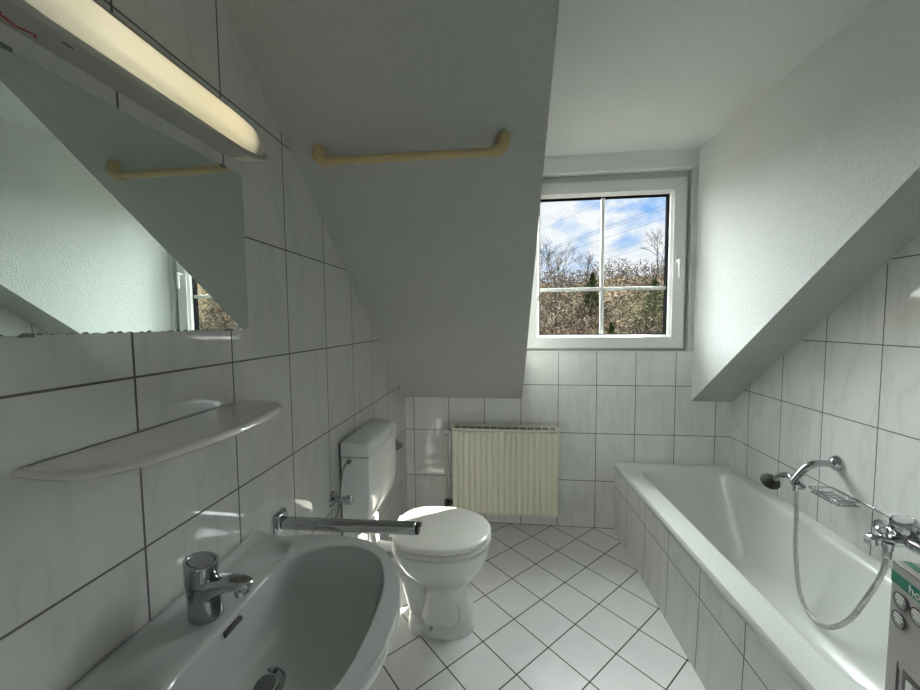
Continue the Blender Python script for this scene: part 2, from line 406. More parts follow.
angs = [-PI + 2 * PI * i / NA for i in range(NA)]
def sst(a, b, x):
    t = max(0, min(1, (x - a) / (b - a))); return t * t * (3 - 2 * t)
def deck_z(x, y):
    z = ZB - .004 + .008 * sst(.10, .03, x)
    z += .010 * sst(.030, .018, x)
    for s in (1, -1):                                     # soap hollows left and right of the tap
        dx = (x - .088) / .048; dy = (y - (YB + s * .193)) / .045
        z -= .010 * sst(1.25, .55, math.hypot(dx, dy))
    return z
rings = []
ro = [rad(to, a) for a in angs]; ri = [rad(ti, a) for a in angs]
def ringz(f, zf):
    return [(CX + f(i) * math.cos(a), CY + f(i) * math.sin(a), zf(i, CX + f(i) * math.cos(a), CY + f(i) * math.sin(a))) for i, a in enumerate(angs)]
for t, z in ((.10, .690), (.30, .691), (.48, .6945), (.62, .701), (.73, .711), (.81, .725), (.87, .743), (.915, .763), (.95, .784), (.975, .798), (.992, .8075), (1.0, .8125)):
    rings.append(ringz(lambda i: ri[i] * t, lambda i, x, y: z))
for t in (.03, .06, .1, .15, .2, .3, .4, .5, .6, .7, .77, .81, .84, .87, .90, .94):
    rings.append(ringz(lambda i: ri[i] + (ro[i] - ri[i]) * t, lambda i, x, y: (deck_z(x, y) - .0025 * (1 - sst(0, .08, t)))))
for d, dz in ((.008, -.0005), (.003, -.003), (.0, -.009), (0, -.025), (.004, -.036)):
    rings.append(ringz(lambda i: ro[i] - d, lambda i, x, y: deck_z(x, y) + dz if dz > -.02 else ZB - .004 + dz))
for t, z in ((.93, .765), (.80, .715), (.60, .675), (.35, .655)):
    rings.append(ringz(lambda i: ro[i] * t, lambda i, x, y: z))
for r in rings:
    for i, p in enumerate(r):
        if p[0] < .001: r[i] = (.001, p[1], p[2])
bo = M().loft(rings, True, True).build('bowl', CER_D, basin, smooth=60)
DRX, DRY = .213, -1.897
dr = M().lathe([(.038, .0), (.038, .004), (.032, .006), (.026, .003), (.026, .0), (0, .0)], (DRX, DRY, .6905)).build('drain', CHROME, basin)
M().lathe([(.020, 0), (.020, .004), (.008, .007), (.0, .007)], (DRX, DRY, .6925)).build('plug', GREYP, dr)
M().tube([(.1425, -1.908, .7985), (.1425, -1.886, .7990), (.1425, -1.864, .7985)], .0062, 12, ry=.9).build('overflow_slot', BLACK, basin)
M().tube(smoothpath([(DRX, DRY, .66), (DRX, DRY, .50), (DRX - .02, DRY, .44), (DRX - .06, DRY, .44), (DRX - .08, DRY, .5), (DRX - .10, DRY, .54), (.002, DRY, .545)], 5), .018).build('siphon', CHROME, basin)

# tap
tap = thing('basin_tap', (.075, -1.887, .822), 'chrome single-lever tap standing on the washbasin deck', 'tap')
TX, TY, TZ = .082, -1.887, .820
def ov(cx, cy, z, rx, ry, n=28, tilt=0): return [(cx + rx * math.cos(2 * PI * i / n), cy + ry * math.sin(2 * PI * i / n), z + tilt * rx * math.cos(2 * PI * i / n)) for i in range(n)]
M().loft([ov(TX + .006, TY, TZ - .002, .032, .026), ov(TX + .006, TY, TZ + .002, .033, .027), ov(TX + .004, TY, TZ + .03, .031, .025), ov(TX + .001, TY, TZ + .055, .029, .025), ov(TX, TY, TZ + .064, .0285, .0245)]).build('tap_body', CHROME, tap, 40)
M().loft([ov(TX, TY, TZ + .0645, .0275, .0240), ov(TX, TY, TZ + .0675, .0295, .0265), ov(TX, TY, TZ + .085, .0305, .027, tilt=.05), ov(TX + .001, TY, TZ + .106, .0315, .028, tilt=-.18), ov(TX + .001, TY, TZ + .111, .031, .0275, tilt=-.18), ov(TX + .001, TY, TZ + .111, .0255, .0225, tilt=-.18), ov(TX + .001, TY, TZ + .109, .024, .021, tilt=-.18)]).build('lever_head', CHROME, tap, 35)
part_label(M().loft([ov(TX + .001, TY, TZ + .1088, .0235, .0205, tilt=-.18), ov(TX + .001, TY, TZ + .111, .0225, .0195, tilt=-.18)]).build('lever_cap', CHROME_S, tap, 35), 'brushed oval cap on top of the tap head')
def rr2(cx, cy, cz, w, h, dirv, n=20):
    d = Vector(dirv).normalized(); s = Vector((0, 1, 0)); u = s.cross(d)
    out = []
    for i in range(n):
        a = 2 * PI * i / n; ca, sa = math.cos(a), math.sin(a)
        out.append(Vector((cx, cy, cz)) + s * (w * math.copysign(abs(ca) ** .7, ca)) + u * (h * math.copysign(abs(sa) ** .7, sa)))
    return out
M().loft([rr2(TX + .008, TY, TZ + .050, .023, .030, (1, 0, .3)), rr2(TX + .030, TY, TZ + .062, .019, .020, (1, 0, .28)), rr2(TX + .06, TY, TZ + .070, .0165, .0135, (1, 0, .12)), rr2(TX + .082, TY, TZ + .071, .0155, .0125, (1, 0, .0)), rr2(TX + .097, TY, TZ + .067, .0135, .0125, (1, 0, -.35)), rr2(TX + .102, TY, TZ + .0645, .010, .009, (1, 0, -.5))]).build('spout', CHROME, tap, 40)
M().lathe([(.0125, 0), (.0125, .018), (.010, .019), (.010, .012), (0, .012)], (TX + .082, TY, TZ + .066), (.22, 0, -1), 20).build('aerator', CHROME_S, tap)

# ------------------------------------------------------------------ shelf, mirror, lamp
shelf = thing('ceramic_shelf', (0, -1.88, 1.18), 'glossy beige ceramic shelf on the left wall under the mirror', 'shelf')
def shelf_ring(ins, z):
    pts = []; hw, d = .232 - ins, .176 - ins
    c = smoothpath([(.001, hw - .004, 0), (.06, hw + .001, 0), (.10, hw - .004, 0), (.128 - ins, hw - .024, 0), (d - .022, hw - .072, 0), (d - .007, hw - .145, 0), (d, 0, 0)], 6)
    a = [(p.x, p.y) for p in c]
    return [(x, -1.876 + y, z) for x, y in a] + [(x, -1.876 - y, z) for x, y in a[::-1][1:]]
M().loft([shelf_ring(.05, 1.179), shelf_ring(.018, 1.180), shelf_ring(.005, 1.183), shelf_ring(0, 1.188), shelf_ring(.001, 1.193), shelf_ring(.004, 1.1965), shelf_ring(.009, 1.198), shelf_ring(.016, 1.1972), shelf_ring(.03, 1.1965)]).build('shelf_board', SHELFM, shelf, 45)

mir = thing('mirror', (0, -1.884, 1.38), 'frameless rectangular mirror clipped to the tiles below the lamp', 'mirror')
MY0, MY1, MZ0, MZ1 = -2.155, -1.622, 1.382, 1.771
MT = .0065                       # the right-hand edge stands a little further off the wall
M().hexa([(.004, MY0, MZ0), (.0085, MY0, MZ0), (.0085 + MT, MY1, MZ0), (.004 + MT, MY1, MZ0)], [(.004, MY0, MZ1), (.0085, MY0, MZ1), (.0085 + MT, MY1, MZ1), (.004 + MT, MY1, MZ1)]).build('mirror_glass', MIRROR, mir, smooth=0)
M().hexa([(.001, MY0 + .001, MZ0 + .001), (.004, MY0 + .001, MZ0 + .001), (.004 + MT, MY1 - .001, MZ0 + .001), (.001, MY1 - .001, MZ0 + .001)], [(.001, MY0 + .001, MZ1 - .001), (.004, MY0 + .001, MZ1 - .001), (.004 + MT, MY1 - .001, MZ1 - .001), (.001, MY1 - .001, MZ1 - .001)]).build('mirror_backing', simple('mirror_back', (.06, .07, .065), .6), mir, smooth=0)
for cy in (-1.688, -2.080):
    for cz, s in ((MZ0, -1), (MZ1, 1)):
        M().box(.001, .011 + MT * (cy - MY0) / (MY1 - MY0), cy - .007, cy + .007, min(cz - s * .0035, cz + s * .003), max(cz - s * .0035, cz + s * .003)).build('mirror_clip', GREYP, mir, bevel=.001)
# eaten-away silver along the lower edge
m = M(); rr = random.Random(3)
for k in range(26):
    y = MY1 - .02 - k * .0195 + rr.uniform(-.006, .006); h = rr.uniform(.001, .0032); wd = rr.uniform(.003, .008); mx_ = .0087 + MT * (y - MY0) / (MY1 - MY0)
    m.add([(mx_, y - wd, MZ0), (mx_ + .0002, y + wd, MZ0), (mx_ + .0001, y + wd * .4, MZ0 + h), (mx_, y - wd * .5, MZ0 + h * .8)], [(0, 1, 2, 3)])
m.build('edge_wear', simple('mirror_wear', (.10, .115, .11), .5), mir, smooth=0)

lamp = thing('mirror_lamp', (0, -1.85, 1.80), 'long fluorescent wall lamp glowing warm white above the mirror', 'lamp')
LY0, LY1 = -2.16, -1.575
def lring(pts, y, k, kx):      # lamp cross-section shrunk towards its axis at the rounded ends
    return [(max(.001, x * kx), y, 1.868 + (z - 1.868) * k) for x, z in pts]
ends = [(-2.16, .35, .7), (-2.15, .7, .85), (-2.12, .93, .95), (-2.08, 1, 1), (-1.68, 1, 1), (-1.645, .95, 1), (-1.61, .84, .97), (-1.58, .68, .9), (-1.56, .52, .8), (-1.548, .34, .65), (-1.543, .12, .5)]
prf = [(.001, 1.806), (.056, 1.806), (.062, 1.811), (.062, 1.819), (.03, 1.83), (.022, 1.90), (.016, 1.926), (.001, 1.928)]
M().loft([lring(prf, y, k, kx) for y, k, kx in ends]).build('housing', LAMP_H, lamp, 35)
def arc(n=18, a0=-.68, a1=2.2, cx=.030, cz=1.845, r=.050):
    pts = [(cx + r * math.cos(a0 + (a1 - a0) * i / n), cz + r * math.sin(a0 + (a1 - a0) * i / n)) for i in range(n + 1)]
    return [(x, max(z, 1.8135)) for x, z in pts] + [(.003, 1.885), (.003, 1.8135)]
dends = [(-2.14, .75, .85), (-2.11, .93, .95), (-2.07, 1, 1), (-1.72, 1, 1), (-1.68, .985, .99), (-1.645, .93, .96), (-1.615, .82, .88), (-1.598, .70, .78), (-1.588, .50, .62)]
M().loft([lring(arc(), y, k, kx) for y, k, kx in dends]).build('diffuser', DIFF, lamp, 45)
M().loft([lring(prf, y, k * 1.012, kx * .86 + .004) for y, k, kx in ends[5:]]).build('end_cap', LAMP_C, lamp, 45)
m = M()
for (y0, x0), (y1, x1) in (((-2.125, .012), (-2.10, .010)), ((-2.10, .010), (-2.085, .017)), ((-2.085, .017), (-2.068, .012)), ((-2.068, .012), (-2.052, .020)), ((-2.052, .020), (-2.047, .013)), ((-2.12, .020), (-2.09, .022))):
    m.tube([(x0, y0, 1.8058), (x1, y1, 1.8058)], .0016, 6)
part_label(m.build('printed_mark', RED, lamp), 'small red script mark on the underside')
M().box(.040, .043, -2.035, -2.022, 1.8053, 1.8062).build('screw_slot', BLACK, lamp, smooth=0)

# ------------------------------------------------------------------ towel arm (chrome) on the left wall
arm = thing('towel_rail', (0, -1.507, .797), 'chrome towel arm sticking out of the left wall behind the basin', 'towel holder')
M().loft([[(x, -1.507 + dy, .797 + dz) for dy, dz in [(.040 * k * math.cos(a), .048 * k * math.sin(a)) for a in [PI / 4 + PI / 2 * i for i in range(4)]]] for x, k in ((.001, 1.0), (.006, 1.0), (.018, .80))]).build('wall_plate', CHROME, arm, 20, bevel=.003)
AR = (Vector((.016, -1.507, .797)), Vector((.436, -1.507, .803)))
m = M()
def arm_ring(x, z, s=1): return [(x, -1.507 + a * s, z + b * s) for a, b in ((-.011, -.0165), (.011, -.0165), (.016, -.008), (.016, .008), (.010, .0145), (-.010, .0145), (-.016, .008), (-.016, -.008))]
m.loft([arm_ring(.014, .797), arm_ring(.05, .797), arm_ring(.425, .802)])
m.build('arm', CHROME, arm, 20, bevel=.002)
part_label(M().loft([arm_ring(.425, .802, .93), arm_ring(.435, .8022, .93)]).build('open_end_shade', BLACK, arm, 20), 'dark hollow of the open arm end, painted black')  # black piece paints the shade inside the open arm end
M().box(.432, .441, -1.516, -1.498, .806, .8165).build('end_stop', BLACK, arm, bevel=.002)

# ------------------------------------------------------------------ toilet
TYC = -.880
wc = thing('toilet', (.40, TYC, 0), 'white ceramic floor-standing toilet with closed cream lid', 'toilet')
def egg(x0, x1, hw, z, n=40, rear=.55, sq=1.0):
    # egg outline: blunt at the rear (x0), rounder at the front (x1)
    pts = []; cx = x0 + (x1 - x0) * .52
    for i in range(n):
        a = 2 * PI * i / n; c, s = math.cos(a), math.sin(a)
        if c >= 0: x = cx + (x1 - cx) * c; y = hw * math.copysign(abs(s) ** .95, s)
        else:
            e = rear; x = cx - (cx - x0) * abs(c) ** e; y = hw * math.copysign(abs(s) ** .92, s)
        pts.append((x, TYC + y, z))
    return pts
m = M()
m.loft([egg(.285, .550, .108, .0), egg(.283, .552, .112, .008), egg(.285, .550, .111, .03), egg(.292, .542, .100, .06), egg(.312, .535, .092, .11), egg(.322, .524, .090, .16), egg(.320, .516, .097, .20), egg(.295, .530, .116, .235), egg(.25, .570, .148, .275), egg(.205, .600, .170, .315), egg(.180, .612, .180, .355), egg(.170, .616, .184, .385), egg(.168, .617, .185, .398), egg(.174, .610, .180, .404), egg(.21, .57, .14, .404)], True, True)
m.build('bowl', CER, wc, 60)
# moulded line on the pedestal
M().tube(smoothpath([(.30, TYC - .100, .058), (.36, TYC - .106, .052), (.44, TYC - .107, .052), (.478, TYC - .094, .066), (.484, TYC - .083, .10), (.478, TYC - .078, .15)], 6), .0055, 10).build('pedestal_ridge', CER, wc, 60)
# foot flange at the rear and the curved trap
M().tube(smoothpath([(.17, TYC, .315), (.205, TYC, .30), (.238, TYC, .25), (.258, TYC, .17), (.282, TYC, .09), (.305, TYC, .045)], 6), [.052] * 31, 20).build('trap', CER, wc, 60)
M().loft([egg(.238, .36, .100, .0), egg(.237, .36, .103, .008), egg(.240, .36, .100, .045), egg(.25, .36, .085, .062)]).build('rear_foot', CER, wc, 50)
M().tube([(.185, TYC, .20), (.10, TYC, .20), (.003, TYC, .20)], [.05, .05, .055], 20).build('outlet_pipe', PVC, wc)
M().tube([(.19, TYC, .34), (.12, TYC, .345), (.08, TYC, .355), (.07, TYC, .40), (.07, TYC, .499)], .022, 16).build('flush_pipe', PVC, wc)
M().loft([egg(.178, .618, .186, .408), egg(.172, .623, .190, .413), egg(.172, .623, .190, .423), egg(.176, .619, .187, .427), egg(.192, .604, .172, .4285)]).build('seat', SEATM, wc, 50)
M().loft([egg(.190, .606, .174, .4335), egg(.174, .618, .187, .4345), egg(.170, .621, .190, .438), egg(.170, .621, .190, .449), egg(.174, .617, .187, .4535), egg(.184, .607, .178, .4562), egg(.21, .58, .155, .4580), egg(.33, .46, .05, .459)]).build('lid', SEATM, wc, 60)
for s in (-1, 1): M().tube([(.178, TYC + s * .075 - .018, .436), (.178, TYC + s * .075 + .018, .436)], .011, 14).build('hinge', PVC, wc)
M().lathe([(.009, 0), (.009, .006), (.006, .012), (0, .013)], (.36, TYC - .112, .052), (0, -1, .3), 14).build('bolt_cap', CHROME_S, wc)

cis = thing('cistern', (.0, -.885, .50), 'white plastic cistern mounted on the left wall behind the toilet', 'cistern')
CY0, CY1 = -1.083, -.690
def cis_ring(y, ins=0.0, seam=None):
    pts = [(.012, .50), (.062, .50), (.085, .512), (.118, .575), (.127, .62), (.130, .70), (.131, .840)]
    return [(x - (ins if x > .02 else 0), y, z + (ins if z < .51 else 0)) for x, z in pts] + [(.012, y, .840)]
M().loft([cis_ring(CY0, .012), cis_ring(CY0 + .004, .003), cis_ring(CY0 + .012), cis_ring(CY1 - .012), cis_ring(CY1 - .004, .003), cis_ring(CY1, .012)]).build('tank', CISM, cis, 30)
def lid_ring(y, i=0.0):
    pts = [(.012, .845), (.1335 - i, .845), (.1335 - i, .872), (.131 - i, .885), (.124 - i, .894), (.112 - i, .899 - i * .6), (.09, .9015 - i * .6), (.012, .9045 - i * .6)]
    return [(x, y, z) for x, z in pts]
M().loft([lid_ring(CY0 - .002, .014), lid_ring(CY0 + .001, .005), lid_ring(CY0 + .010, 0), lid_ring(CY1 - .010, 0), lid_ring(CY1 - .001, .005), lid_ring(CY1 + .002, .014)]).build('tank_lid', CISM, cis, 30)
M().box(.014, .1275, CY0 + .004, CY1 - .004, .838, .848).build('lid_gap_shade', BLACK, cis, smooth=0)  # black strip stands in for the shade in the gap under the lid
M().box(.001, .013, CY0 + .004, CY1 - .004, .505, .897).build('back_plate', GREYP, cis, smooth=0)
M().lathe([(.010, 0), (.010, .010), (.006, .011), (.006, .02), (0, .02)], (.046, CY0 + .002, .838 - .012), (0, -1, 0), 16).build('inlet_fitting', CHROME_S, cis)

val = thing('angle_valve', (.0, -1.150, .70), 'chrome angle valve with thin riser pipe on the wall beside the cistern', 'valve')
VY = -1.152
M().lathe([(.031, 0), (.029, .007), (.015, .014), (.013, .034)], (.001, VY, .697), (1, 0, 0), 20).build('rosette', CHROME, val)
M().tube([(.028, VY, .697), (.062, VY, .697)], .011, 14).build('valve_body', CHROME, val)
M().lathe([(.015, 0), (.019, .003), (.019, .022), (.014, .026), (0, .026)], (.060, VY, .697), (1, 0, 0), 10).build('valve_knob', CHROME, val)
M().tube(smoothpath([(.042, VY, .697), (.041, VY, .74), (.042, VY + .012, .80), (.044, VY + .036, .824), (.046, CY0 - .018, .826)], 6), .0042, 8).build('riser_pipe', CHROME_S, val)
M().tube(smoothpath([(.03, VY, .69), (.03, VY - .01, .66), (.022, VY - .06, .60)], 6), .003, 6).build('drip_wire', GREYP, val)

ph = thing('wedge_bracket', (0, -.33, .62), 'small dark grey wedge-shaped bracket on left wall beyond the cistern', 'bracket')
M().loft([[(.001, -.345, .60), (.001, -.315, .60), (.001, -.315, .70), (.001, -.345, .70)], [(.03, -.340, .612), (.03, -.318, .612), (.03, -.318, .675), (.03, -.340, .675)], [(.066, -.334, .632), (.066, -.322, .632), (.066, -.322, .650), (.066, -.334, .650)]]).build('bracket_body', simple('bracket_grey', (.13, .13, .125), .5), ph, 20, bevel=.003)

# ------------------------------------------------------------------ radiator
rad_ = thing('radiator', (.69, -.06, .11), 'cream ribbed panel radiator on the back wall under the window', 'radiator')
RX0, RX1, RZ0, RZ1 = .342, 1.034, .108, .684
n = 18; pw = (RX1 - RX0) / n; prof = []
prof.append((RX0, -.085)); 
for k in range(n):
    x = RX0 + k * pw
    prof += [(x + pw * .08, -.091), (x + pw * .20, -.1035), (x + pw * .78, -.1035), (x + pw * .90, -.091)]
prof.append((RX1, -.085)); prof += [(RX1, -.075), (RX0, -.075)]
M().loft([[(x, y if y > -.08 else min(-.085, y + .014), z) for x, y in prof] for z in (RZ0,)] + [[(x, y, z) for x, y in prof] for z in (RZ0 + .022, RZ1 - .022)] + [[(x, y if y > -.08 else min(-.085, y + .014), z) for x, y in prof] for z in (RZ1,)]).build('front_panel', RADM, rad_, 20)
M().box(RX0, RX1, -.048, -.036, RZ0, RZ1).build('rear_panel', RADM, rad_, bevel=.003)
m = M().box(RX0 - .001, RX1 + .001, -.1035, -.096, RZ1 - .006, RZ1 + .006).box(RX0 - .001, RX1 + .001, -.040, -.032, RZ1 - .004, RZ1 + .020)
for k in range(15):
    x = RX0 + .008 + k * (RX1 - RX0 - .016) / 14
    m.hexa([(x - .003, -.097, RZ1 - .008), (x + .003, -.097, RZ1 - .008), (x + .003, -.038, RZ1 - .004), (x - .003, -.038, RZ1 - .004)], [(x - .003, -.097, RZ1 + .005), (x + .003, -.097, RZ1 + .005), (x + .003, -.038, RZ1 + .019), (x - .003, -.038, RZ1 + .019)])
m.build('top_grille', RADG, rad_, smooth=0)
M().hexa([(RX0 + .002, -.096, RZ1 - .012), (RX1 - .002, -.096, RZ1 - .012), (RX1 - .002, -.040, RZ1 - .010), (RX0 + .002, -.040, RZ1 - .010)], [(RX0 + .002, -.096, RZ1 - .008), (RX1 - .002, -.096, RZ1 - .008), (RX1 - .002, -.040, RZ1 + .004), (RX0 + .002, -.040, RZ1 + .004)]).build('grille_slot_shade', simple('radiator_inside', (.22, .20, .15), .7), rad_, smooth=0)  # dark plate stands in for shade between the grille bars
for x in (RX0, RX1): M().box(x - .003, x + .003, -.086, -.036, RZ0 + .004, RZ1 + .006).build('side_cover', RADM, rad_, bevel=.002)
part_label(M().box(RX1 - .018, RX1 + .014, -.098, -.060, RZ1 - .010, RZ1 + .014).build('vent_cap', PVC, rad_, bevel=.005), 'white cap at the top right corner')
for x in (.50, .85): M().box(x, x + .03, -.036, -.001, .2, .64).build('wall_bracket', RADG, rad_, smooth=0)
M().tube(smoothpath([(RX0 - .002, -.06, .665), (.315, -.06, .668), (.295, -.058, .660), (.290, -.055, .63)], 5), .011, 12).build('valve_elbow', CHROME_S, rad_)
M().lathe([(.012, 0), (.017, .004), (.017, .030), (.012, .036), (0, .037)], (.302, -.060, .655), (-.5, -.35, .15), 12).build('valve_knob', PVC, rad_)
M().tube([(.290, -.055, .635), (.290, -.055, .18)], .0085, 12).build('supply_pipe', PIPE, rad_)
M().tube([(.316, -.055, .655), (.316, -.055, .18)], .0065, 12).build('return_pipe', CHROME_S, rad_)
M().box(.278, .302, -.072, -.038, .135, .185).box(.305, .328, -.070, -.04, .14, .18).tube([(.303, -.055, .16), (RX0 + .002, -.055, .16)], .011, 10).build('lower_valve', BLACK, rad_, bevel=.004)
M().tube([(.290, -.055, .15), (.290, -.055, .05), (.290, -.002, .05)], .0085, 12).build('wall_pipe', PIPE, rad_)

# ------------------------------------------------------------------ towel bar under the sloping ceiling
tb = thing('towel_bar', (.385, -1.37, 1.948), 'ochre plastic towel bar fixed to the sloping ceiling', 'towel bar')
nv = Vector((0, -SL, -1)).normalized(); tv = Vector((0, -1, SL)).normalized()    # into the room / up the slope
def SP(x, s, h):      # s along the slope measured from y=-1.37, h out of it
    return Vector((x, -1.37, Z0 + SL * 1.37)) + tv * s + nv * h
bx0, bx1, hb = .128, .650, .046
M().tube([SP(bx0 + .006, -.020, hb), SP(bx1 - .006, -.020, hb)], .0125, 18).build('bar', BARM, tb)
for x, s in ((bx0, -1), (bx1, 1)):
    path = smoothpath([SP(x + s * .030, -.004, .001), SP(x + s * .030, -.005, .018), SP(x + s * .024, -.011, .038), SP(x + s * .008, -.018, hb), SP(x - s * .012, -.020, hb)], 6)
    M().tube(path, [.020 - .004 * i / (len(path) - 1) for i in range(len(path))], 18).build('bracket', BARM, tb, 60)

# ------------------------------------------------------------------ shower set
wb = thing('shower_holder', (W, -.768, .77), 'chrome curved shower arm with cradle on the right wall', 'shower holder')
PY = -.768
M().loft([[(W - d, PY + .030 * k * math.cos(a) + o, .768 + .034 * k * math.sin(a)) for a in [2 * PI * i / 20 for i in range(20)]] for d, k, o in ((.001, 1, 0), (.008, 1, 0), (.022, .7, 0), (.03, .45, 0))]).build('wall_plate', CHROME, wb, 40)
path = smoothpath([(W - .018, PY, .762), (W - .05, PY, .766), (2.03, PY, .763), (1.996, PY, .744), (1.968, PY, .712), (1.944, PY, .680)], 8)
M().tube(path, [.0125 + .0025 * math.sin(PI * i / (len(path) - 1)) for i in range(len(path))], 16).build('arm', CHROME, wb, 60)
M().lathe([(.013, 0), (.017, .004), (.017, .030), (.013, .036), (.0, .036)], (1.956, PY + .004, .696), (.15, .1, -1), 18).build('cradle', CHROME, wb)
M().lathe([(.010, 0), (.014, .004), (.014, .022), (.008, .028), (0, .028)], (1.962, PY - .004, .672), (.6, -.6, -.5), 14).build('clamp_screw', CHROME_S, wb)

hs = thing('hand_shower', (1.96, -.66, .62), 'chrome hand shower with dark round face lying in the cradle', 'hand shower')
path = smoothpath([(1.953, PY - .004, .668), (1.955, PY + .030, .690), (1.962, -.69, .678), (1.967, -.645, .648), (1.969, -.615, .620)], 8)
M().tube(path, [.0105, .011, .0115] + [.0125] * (len(path) - 3), 16).build('handle', CHROME, hs, 60)
hd = Vector((.02, .55, -.72)).normalized()
ho = Vector((1.969, -.600, .612))
M().lathe([(.010, -.020), (.022, -.014), (.037, -.003), (.041, .007), (.040, .012)], ho, hd, 26).build('head', DARKF, hs, 50)
part_label(M().lathe([(.040, .0125), (.036, .017), (.0, .019)], ho, hd, 26).build('spray_face', DARKF, hs, 50), 'dark olive spray face')

hose = thing('shower_hose', (1.95, -.95, .17), 'ribbed metal hose looping from hand shower into the tub and up to mixer', 'hose')
hp = smoothpath([(1.955, PY - .006, .660), (1.954, -.776, .63), (1.952, -.787, .54), (1.948, -.798, .386), (1.947, -.824, .244), (1.948, -.874, .166), (1.952, -.960, .170), (1.955, -1.045, .264), (1.960, -1.104, .395), (1.971, -1.142, .52), (1.985, -1.140, .60)], 26)
m = M(); rr_ = [.0080 + (.0010 if i % 3 == 0 else -.0004) for i in range(len(hp))]
m.tube(hp, rr_, 12); m.build('hose_tube', HOSE, hose, 180)
M().tube([(1.955, PY - .006, .672), (1.955, PY - .006, .64)], .0115, 14).build('nut', CHROME, hose)
M().tube([(1.983, -1.141, .575), (1.986, -1.139, .612)], [.012, .0125], 14).build('nut', CHROME, hose)

bk = thing('soap_basket', (2.05, -.80, .65), 'chrome wire soap basket on the right wall beside the mixer', 'soap basket')
def basket_loop(xa, xb, ya, yb, z, r, mm): mm.tube([(xa, ya, z), (xb, ya, z), (xb, yb, z), (xa, yb, z)], r, 8, closed=True)
m = M(); A0, A1, B0, B1 = 2.006, 2.100, -.912, -.772
basket_loop(A0, A1, B0, B1, .662, .0035, m); basket_loop(A0 + .006, A1 - .006, B0 + .006, B1 - .006, .642, .0028, m)
m.build('basket_frame', CHROME_S, bk, 60)
m = M()
for i in range(9):
    y = B0 + .012 + (B1 - B0 - .024) * i / 8
    m.tube([(A0, y, .662), (A0 + .006, y, .643), (A1 - .006, y, .643), (A1, y, .662)], .0018, 6)
for i in range(2):
    x = A0 + .026 + i * .026; m.tube([(x, B0, .662), (x, B0 + .006, .6415), (x, B1 - .006, .6415), (x, B1, .662)], .0018, 6)
m.build('wires', CHROME_S, bk, 60)
M().tube([(A1 - .002, B0 + .004, .662), (A1 - .003, -.98, .664), (A1 - .012, -1.03, .664), (A1 - .02, -1.08, .664)], .0034, 10).build('mounting_rod', CHROME, bk)
M().sphere((A1 - .004, -.965, .663), .0065).build('rod_joint', CHROME, bk)

mx = thing('bath_mixer', (W - .06, -1.13, .60), 'chrome bath mixer tap on the right wall above the tub', 'mixer tap')
for y in (-1.06, -1.21):
    M().lathe([(.034, 0), (.033, .006), (.02, .016), (.016, .02), (.016, .07)], (W - .001, y, .60), (-1, 0, 0), 22).build('rosette', CHROME, mx)
M().tube([(2.045, -1.035, .60), (2.045, -1.05, .60), (2.045, -1.225, .60), (2.045, -1.24, .60)], [.021, .026, .026, .021], 20).build('mixer_body', CHROME, mx, 45)
# spout reaching out over the tub
M().loft([rr2(2.05, -1.135, .598, .030, .018, (-1, 0, -.05)), rr2(2.01, -1.125, .592, .026, .016, (-1, .1, -.1)), rr2(1.985, -1.112, .588, .023, .0155, (-1, .2, -.05)), rr2(1.968, -1.105, .586, .021, .015, (-1, .2, -.1)), rr2(1.960, -1.101, .584, .014, .011, (-1, .2, -.1))]).build('spout', CHROME, mx, 45)
M().lathe([(.018, 0), (.018, .02), (.014, .024), (0, .024)], (1.962, -1.106, .588), (0, 0, -1), 18).build('aerator', CHROME_S, mx)
M().lathe([(.016, 0), (.015, .02), (.012, .03), (.012, .036)], (1.986, -1.137, .590), (0, 0, -1), 18).build('hose_connector', CHROME, mx)
M().lathe([(.010, 0), (.010, .014), (.017, .02), (.018, .034), (.012, .038), (0, .038)], (1.992, -1.118, .600), (-.25, .15, 1), 16).build('diverter_knob', CHROME, mx)
M().lathe([(.030, 0), (.034, .006), (.034, .016), (.030, .020), (.035, .026), (.0375, .040), (.035, .062), (.031, .070), (.027, .071), (.025, .069), (0, .069)], (2.050, -1.128, .606), (-.30, -.12, 1), 26).build('lever_dome', CHROME, mx, 35)
part_label(M().lathe([(.0248, .0692), (.0235, .0722), (0, .073)], (2.050, -1.128, .606), (-.30, -.12, 1), 26).build('lever_cap', simple('cap_pale', (.36, .35, .35), .25), mx, 35), 'pale grey cap on the dome')
M().loft([rr2(2.03, -1.150, .668, .014, .009, (-.3, -1, .12)), rr2(2.018, -1.20, .676, .012, .007, (-.3, -1, .12)), rr2(2.006, -1.24, .683, .009, .005, (-.3, -1, .12))]).build('lever', CHROME, mx, 45)

mx.location = (W - .06, -1.132, .638)

# ------------------------------------------------------------------ cardboard box on the ledge at the near end of the tub
bxo = Vector((1.508, -1.661, 0)); ba = math.radians(10.8)
BD = Vector((-math.sin(ba), -math.cos(ba), 0)); BN = Vector((math.cos(ba), -math.sin(ba), 0))     # along the face / into the box
BZ0, BZ1, BL, BT = .458, .877, .26, .13
box = thing('cardboard_box', (1.56, -1.80, BZ0), 'grey product carton with green stripe standing at near end of the bathtub', 'box')
def FB(d, z, n=0.0): p = bxo + BD * d + BN * n; return (p.x, p.y, z)
M().hexa([FB(0, BZ0), FB(BL, BZ0), FB(BL, BZ0, BT), FB(0, BZ0, BT)], [FB(0, BZ1), FB(BL, BZ1), FB(BL, BZ1, BT), FB(0, BZ1, BT)]).build('carton', BOXM, box, bevel=.0015)
def quadp(m, d0, d1, z0, z1, n=-.0008): m.hexa([FB(d0, z0, n), FB(d1, z0, n), FB(d1, z1, n), FB(d0, z1, n)], [FB(d0, z0, .0004), FB(d1, z0, .0004), FB(d1, z1, .0004), FB(d0, z1, .0004)]); return m
m = quadp(M(), .0, BL, .832, .857)
